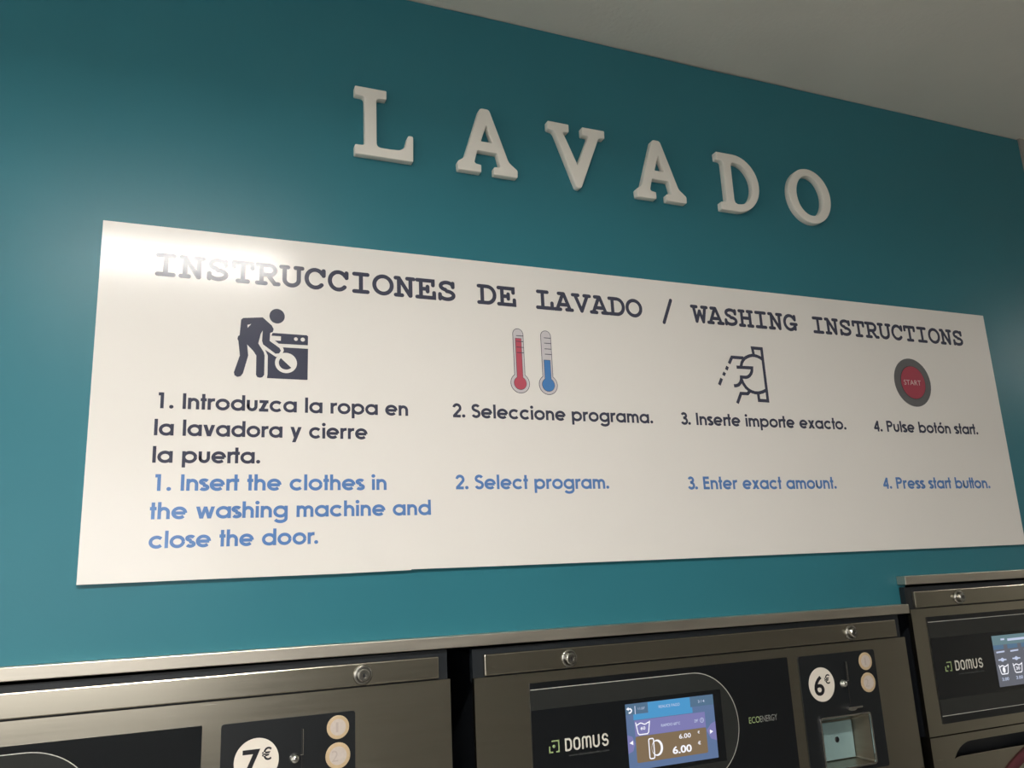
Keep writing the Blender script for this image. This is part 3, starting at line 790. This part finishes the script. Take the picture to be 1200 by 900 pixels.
    b = BM(); lathe(b, kx, kz, [(0, yc-.0062), (.0030, yc-.0056), (.0052, yc-.0036), (.0060, yc-.0010), (.0066, yc)]); obj('return_knob', b, M_CHROME, cp, smooth=True, label='small domed chrome knob')
    b = BM(); box(b, kx+.0078, kx+.0092, yc-.0016, yc, cz1-.0790, cz1-.0145); ss = obj('coin_slot', b, M_RUBBER, cp, label='narrow vertical coin slot')
    b = BM(); box(b, kx+.0093, kx+.0101, yc-.0022, yc, cz1-.0430, cz1-.0145); box(b, kx+.0065, kx+.0101, yc-.0022, yc, cz1-.0440, cz1-.0430); obj('slot_edge', b, M_CHROME, ss, label='thin chrome slot edge')
    b = BM(); plate(b, [rrect(kx-.0030, kx+.0262, cz1-.0850, cz1-.0822, .0013, 4)], yc-.0085, yc); plate(b, [circ(kx+.0116, cz1-.0852, .0105, .0045, 16, 180, 360)], yc-.0012, yc); obj('slot_mouth', b, M_CHROME, ss, bevel=.0005)
    if cup:
        # recessed coin return
        xa, xb, za, zb = cw0+.0285, cw0+.1300, cz0+.0085, cz0+.0830
        b = BM(); plate(b, [rrect(xa-.0018, xb+.0018, za-.0018, zb+.0018, .0055), rrect(xa+.0005, xb-.0005, za+.0005, zb-.0005, .0042)], yc-.0028, yc+.0001); cf = obj('coin_return', b, M_CHROME, cp, bevel=.0006, label='chrome framed coin return recess')
        o = rrect(xa+.0002, xb-.0002, za+.0002, zb-.0002, .004); i_ = rrect(xa+.004, xb-.0105, za+.0040, zb-.0115, .003)
        b = BM()
        vo = [b.verts.new((p[0], FY, p[1])) for p in o]; vi = [b.verts.new((p[0], FY+.030, p[1])) for p in i_]
        for k in range(len(o)):
            kk = (k+1) % len(o); b.faces.new((vo[k], vo[kk], vi[kk], vi[k]))
        b.faces.new(vi[::-1]); bmesh.ops.recalc_face_normals(b, faces=b.faces)
        bmesh.ops.reverse_faces(b, faces=b.faces)
        obj('recess_tray', b, M_DSTEEL, cf)
        b = BM(); plate(b, [[(xa+.0050, za+.0050), (xb-.0120, za+.0050), (xb-.0120, zb-.0130), (xa+.0050, zb-.0130)]], FY+.0270, FY+.0298); fl = obj('return_flap', b, M_FLAPTINT, cf, bevel=.0006, label='metal flap with a teal reflection painted into its colour')
        b = BM(); lathe(b, xa+.0550, zb-.0400, [(0, FY+.0255), (.0034, FY+.0255), (.0046, FY+.0269)]); obj('flap_lock', b, M_INK, cf)
    # lower front with the porthole door
    pz1, pz0 = zs-.0010, 0.12
    mx = (x0+x1)/2
    if low_door: rec = rrect(x0+.0405, x1-.0405, zs-.665, zs-.0136, .052, 8)
    else: rec = rrect(x0+.06, x1-.06, zs-.52, zs-.045, .06, 8)
    b = BM(); plate(b, [[(x0, pz0), (x1, pz0), (x1, pz1), (x0, pz1)], rec], FY, -0.0010); obj('lower_front', b, M_STEEL, t)
    rx0 = min(p[0] for p in rec); rx1 = max(p[0] for p in rec); rz0 = min(p[1] for p in rec); rz1 = max(p[1] for p in rec)
    # sloping door plate inside the recess
    b = BM()
    plate(b, [rrect(rx0+.0012, rx1-.0012, rz0+.0012, rz1-.0256, .036, 8)], -0.006, -0.0010)
    dp = obj('door', b, M_STEEL, t, bevel=.001, label='steel door plate with round porthole')
    dcx, dcz, dr_ = mx, (rz0+rz1)/2-.01, min((rx1-rx0), (rz1-rz0))*.5-.018
    if low_door: dcx, dcz, dr_ = mx, 1.000, 0.302
    b = BM(); lathe(b, dcx, dcz, [(dr_-.012, -0.0125), (dr_-.004, -0.0135), (dr_, -0.010), (dr_, -0.0062)], 72); obj('door_gasket', b, M_MAROON if low_door else M_RUBBER, dp, smooth=True)
    b = BM(); lathe(b, dcx, dcz, [(dr_*.78, -0.0065), (dr_*.80, -0.024), (dr_-.022, -0.024), (dr_-.0125, -0.0125), (dr_-.0125, -0.0065)], 72); obj('porthole_ring', b, M_STEEL, dp)
    b = BM(); lathe(b, dcx, dcz, [(0, -0.022), (dr_*.45, -0.019), (dr_*.76, -0.0090), (dr_*.778, -0.0065)], 56); obj('porthole_glass', b, M_BLACK, dp, smooth=True, label='dark curved porthole glass')
    b = BM(); plate(b, [rrect(dcx+dr_-.045, dcx+dr_-.022, dcz-.07, dcz+.07, .008)], -0.036, -0.0245); obj('handle', b, M_RUBBER, dp, bevel=.003)
    b = BM(); box(b, x0+.01, x1-.01, -0.0100, -0.0010, 0.0, 0.118); obj('kick_plate', b, M_DARK, t)
    return t

machine('wide washing machine at the left with a 7 euro sticker', -.5210, .3503, 1.4912, .0150, -.3975, '7', .0253, None)
machine('middle washing machine with a 6 euro sticker and blue payment display', .3837, 1.1590, 1.4885, .0158, .4632, '6', .0132, 'pay')
machine('taller set narrow washing machine at the right with grey menu display', 1.1812, 1.8720, 1.5318, .0150, 1.2144, None, .0145, 'menu', low_door=True)
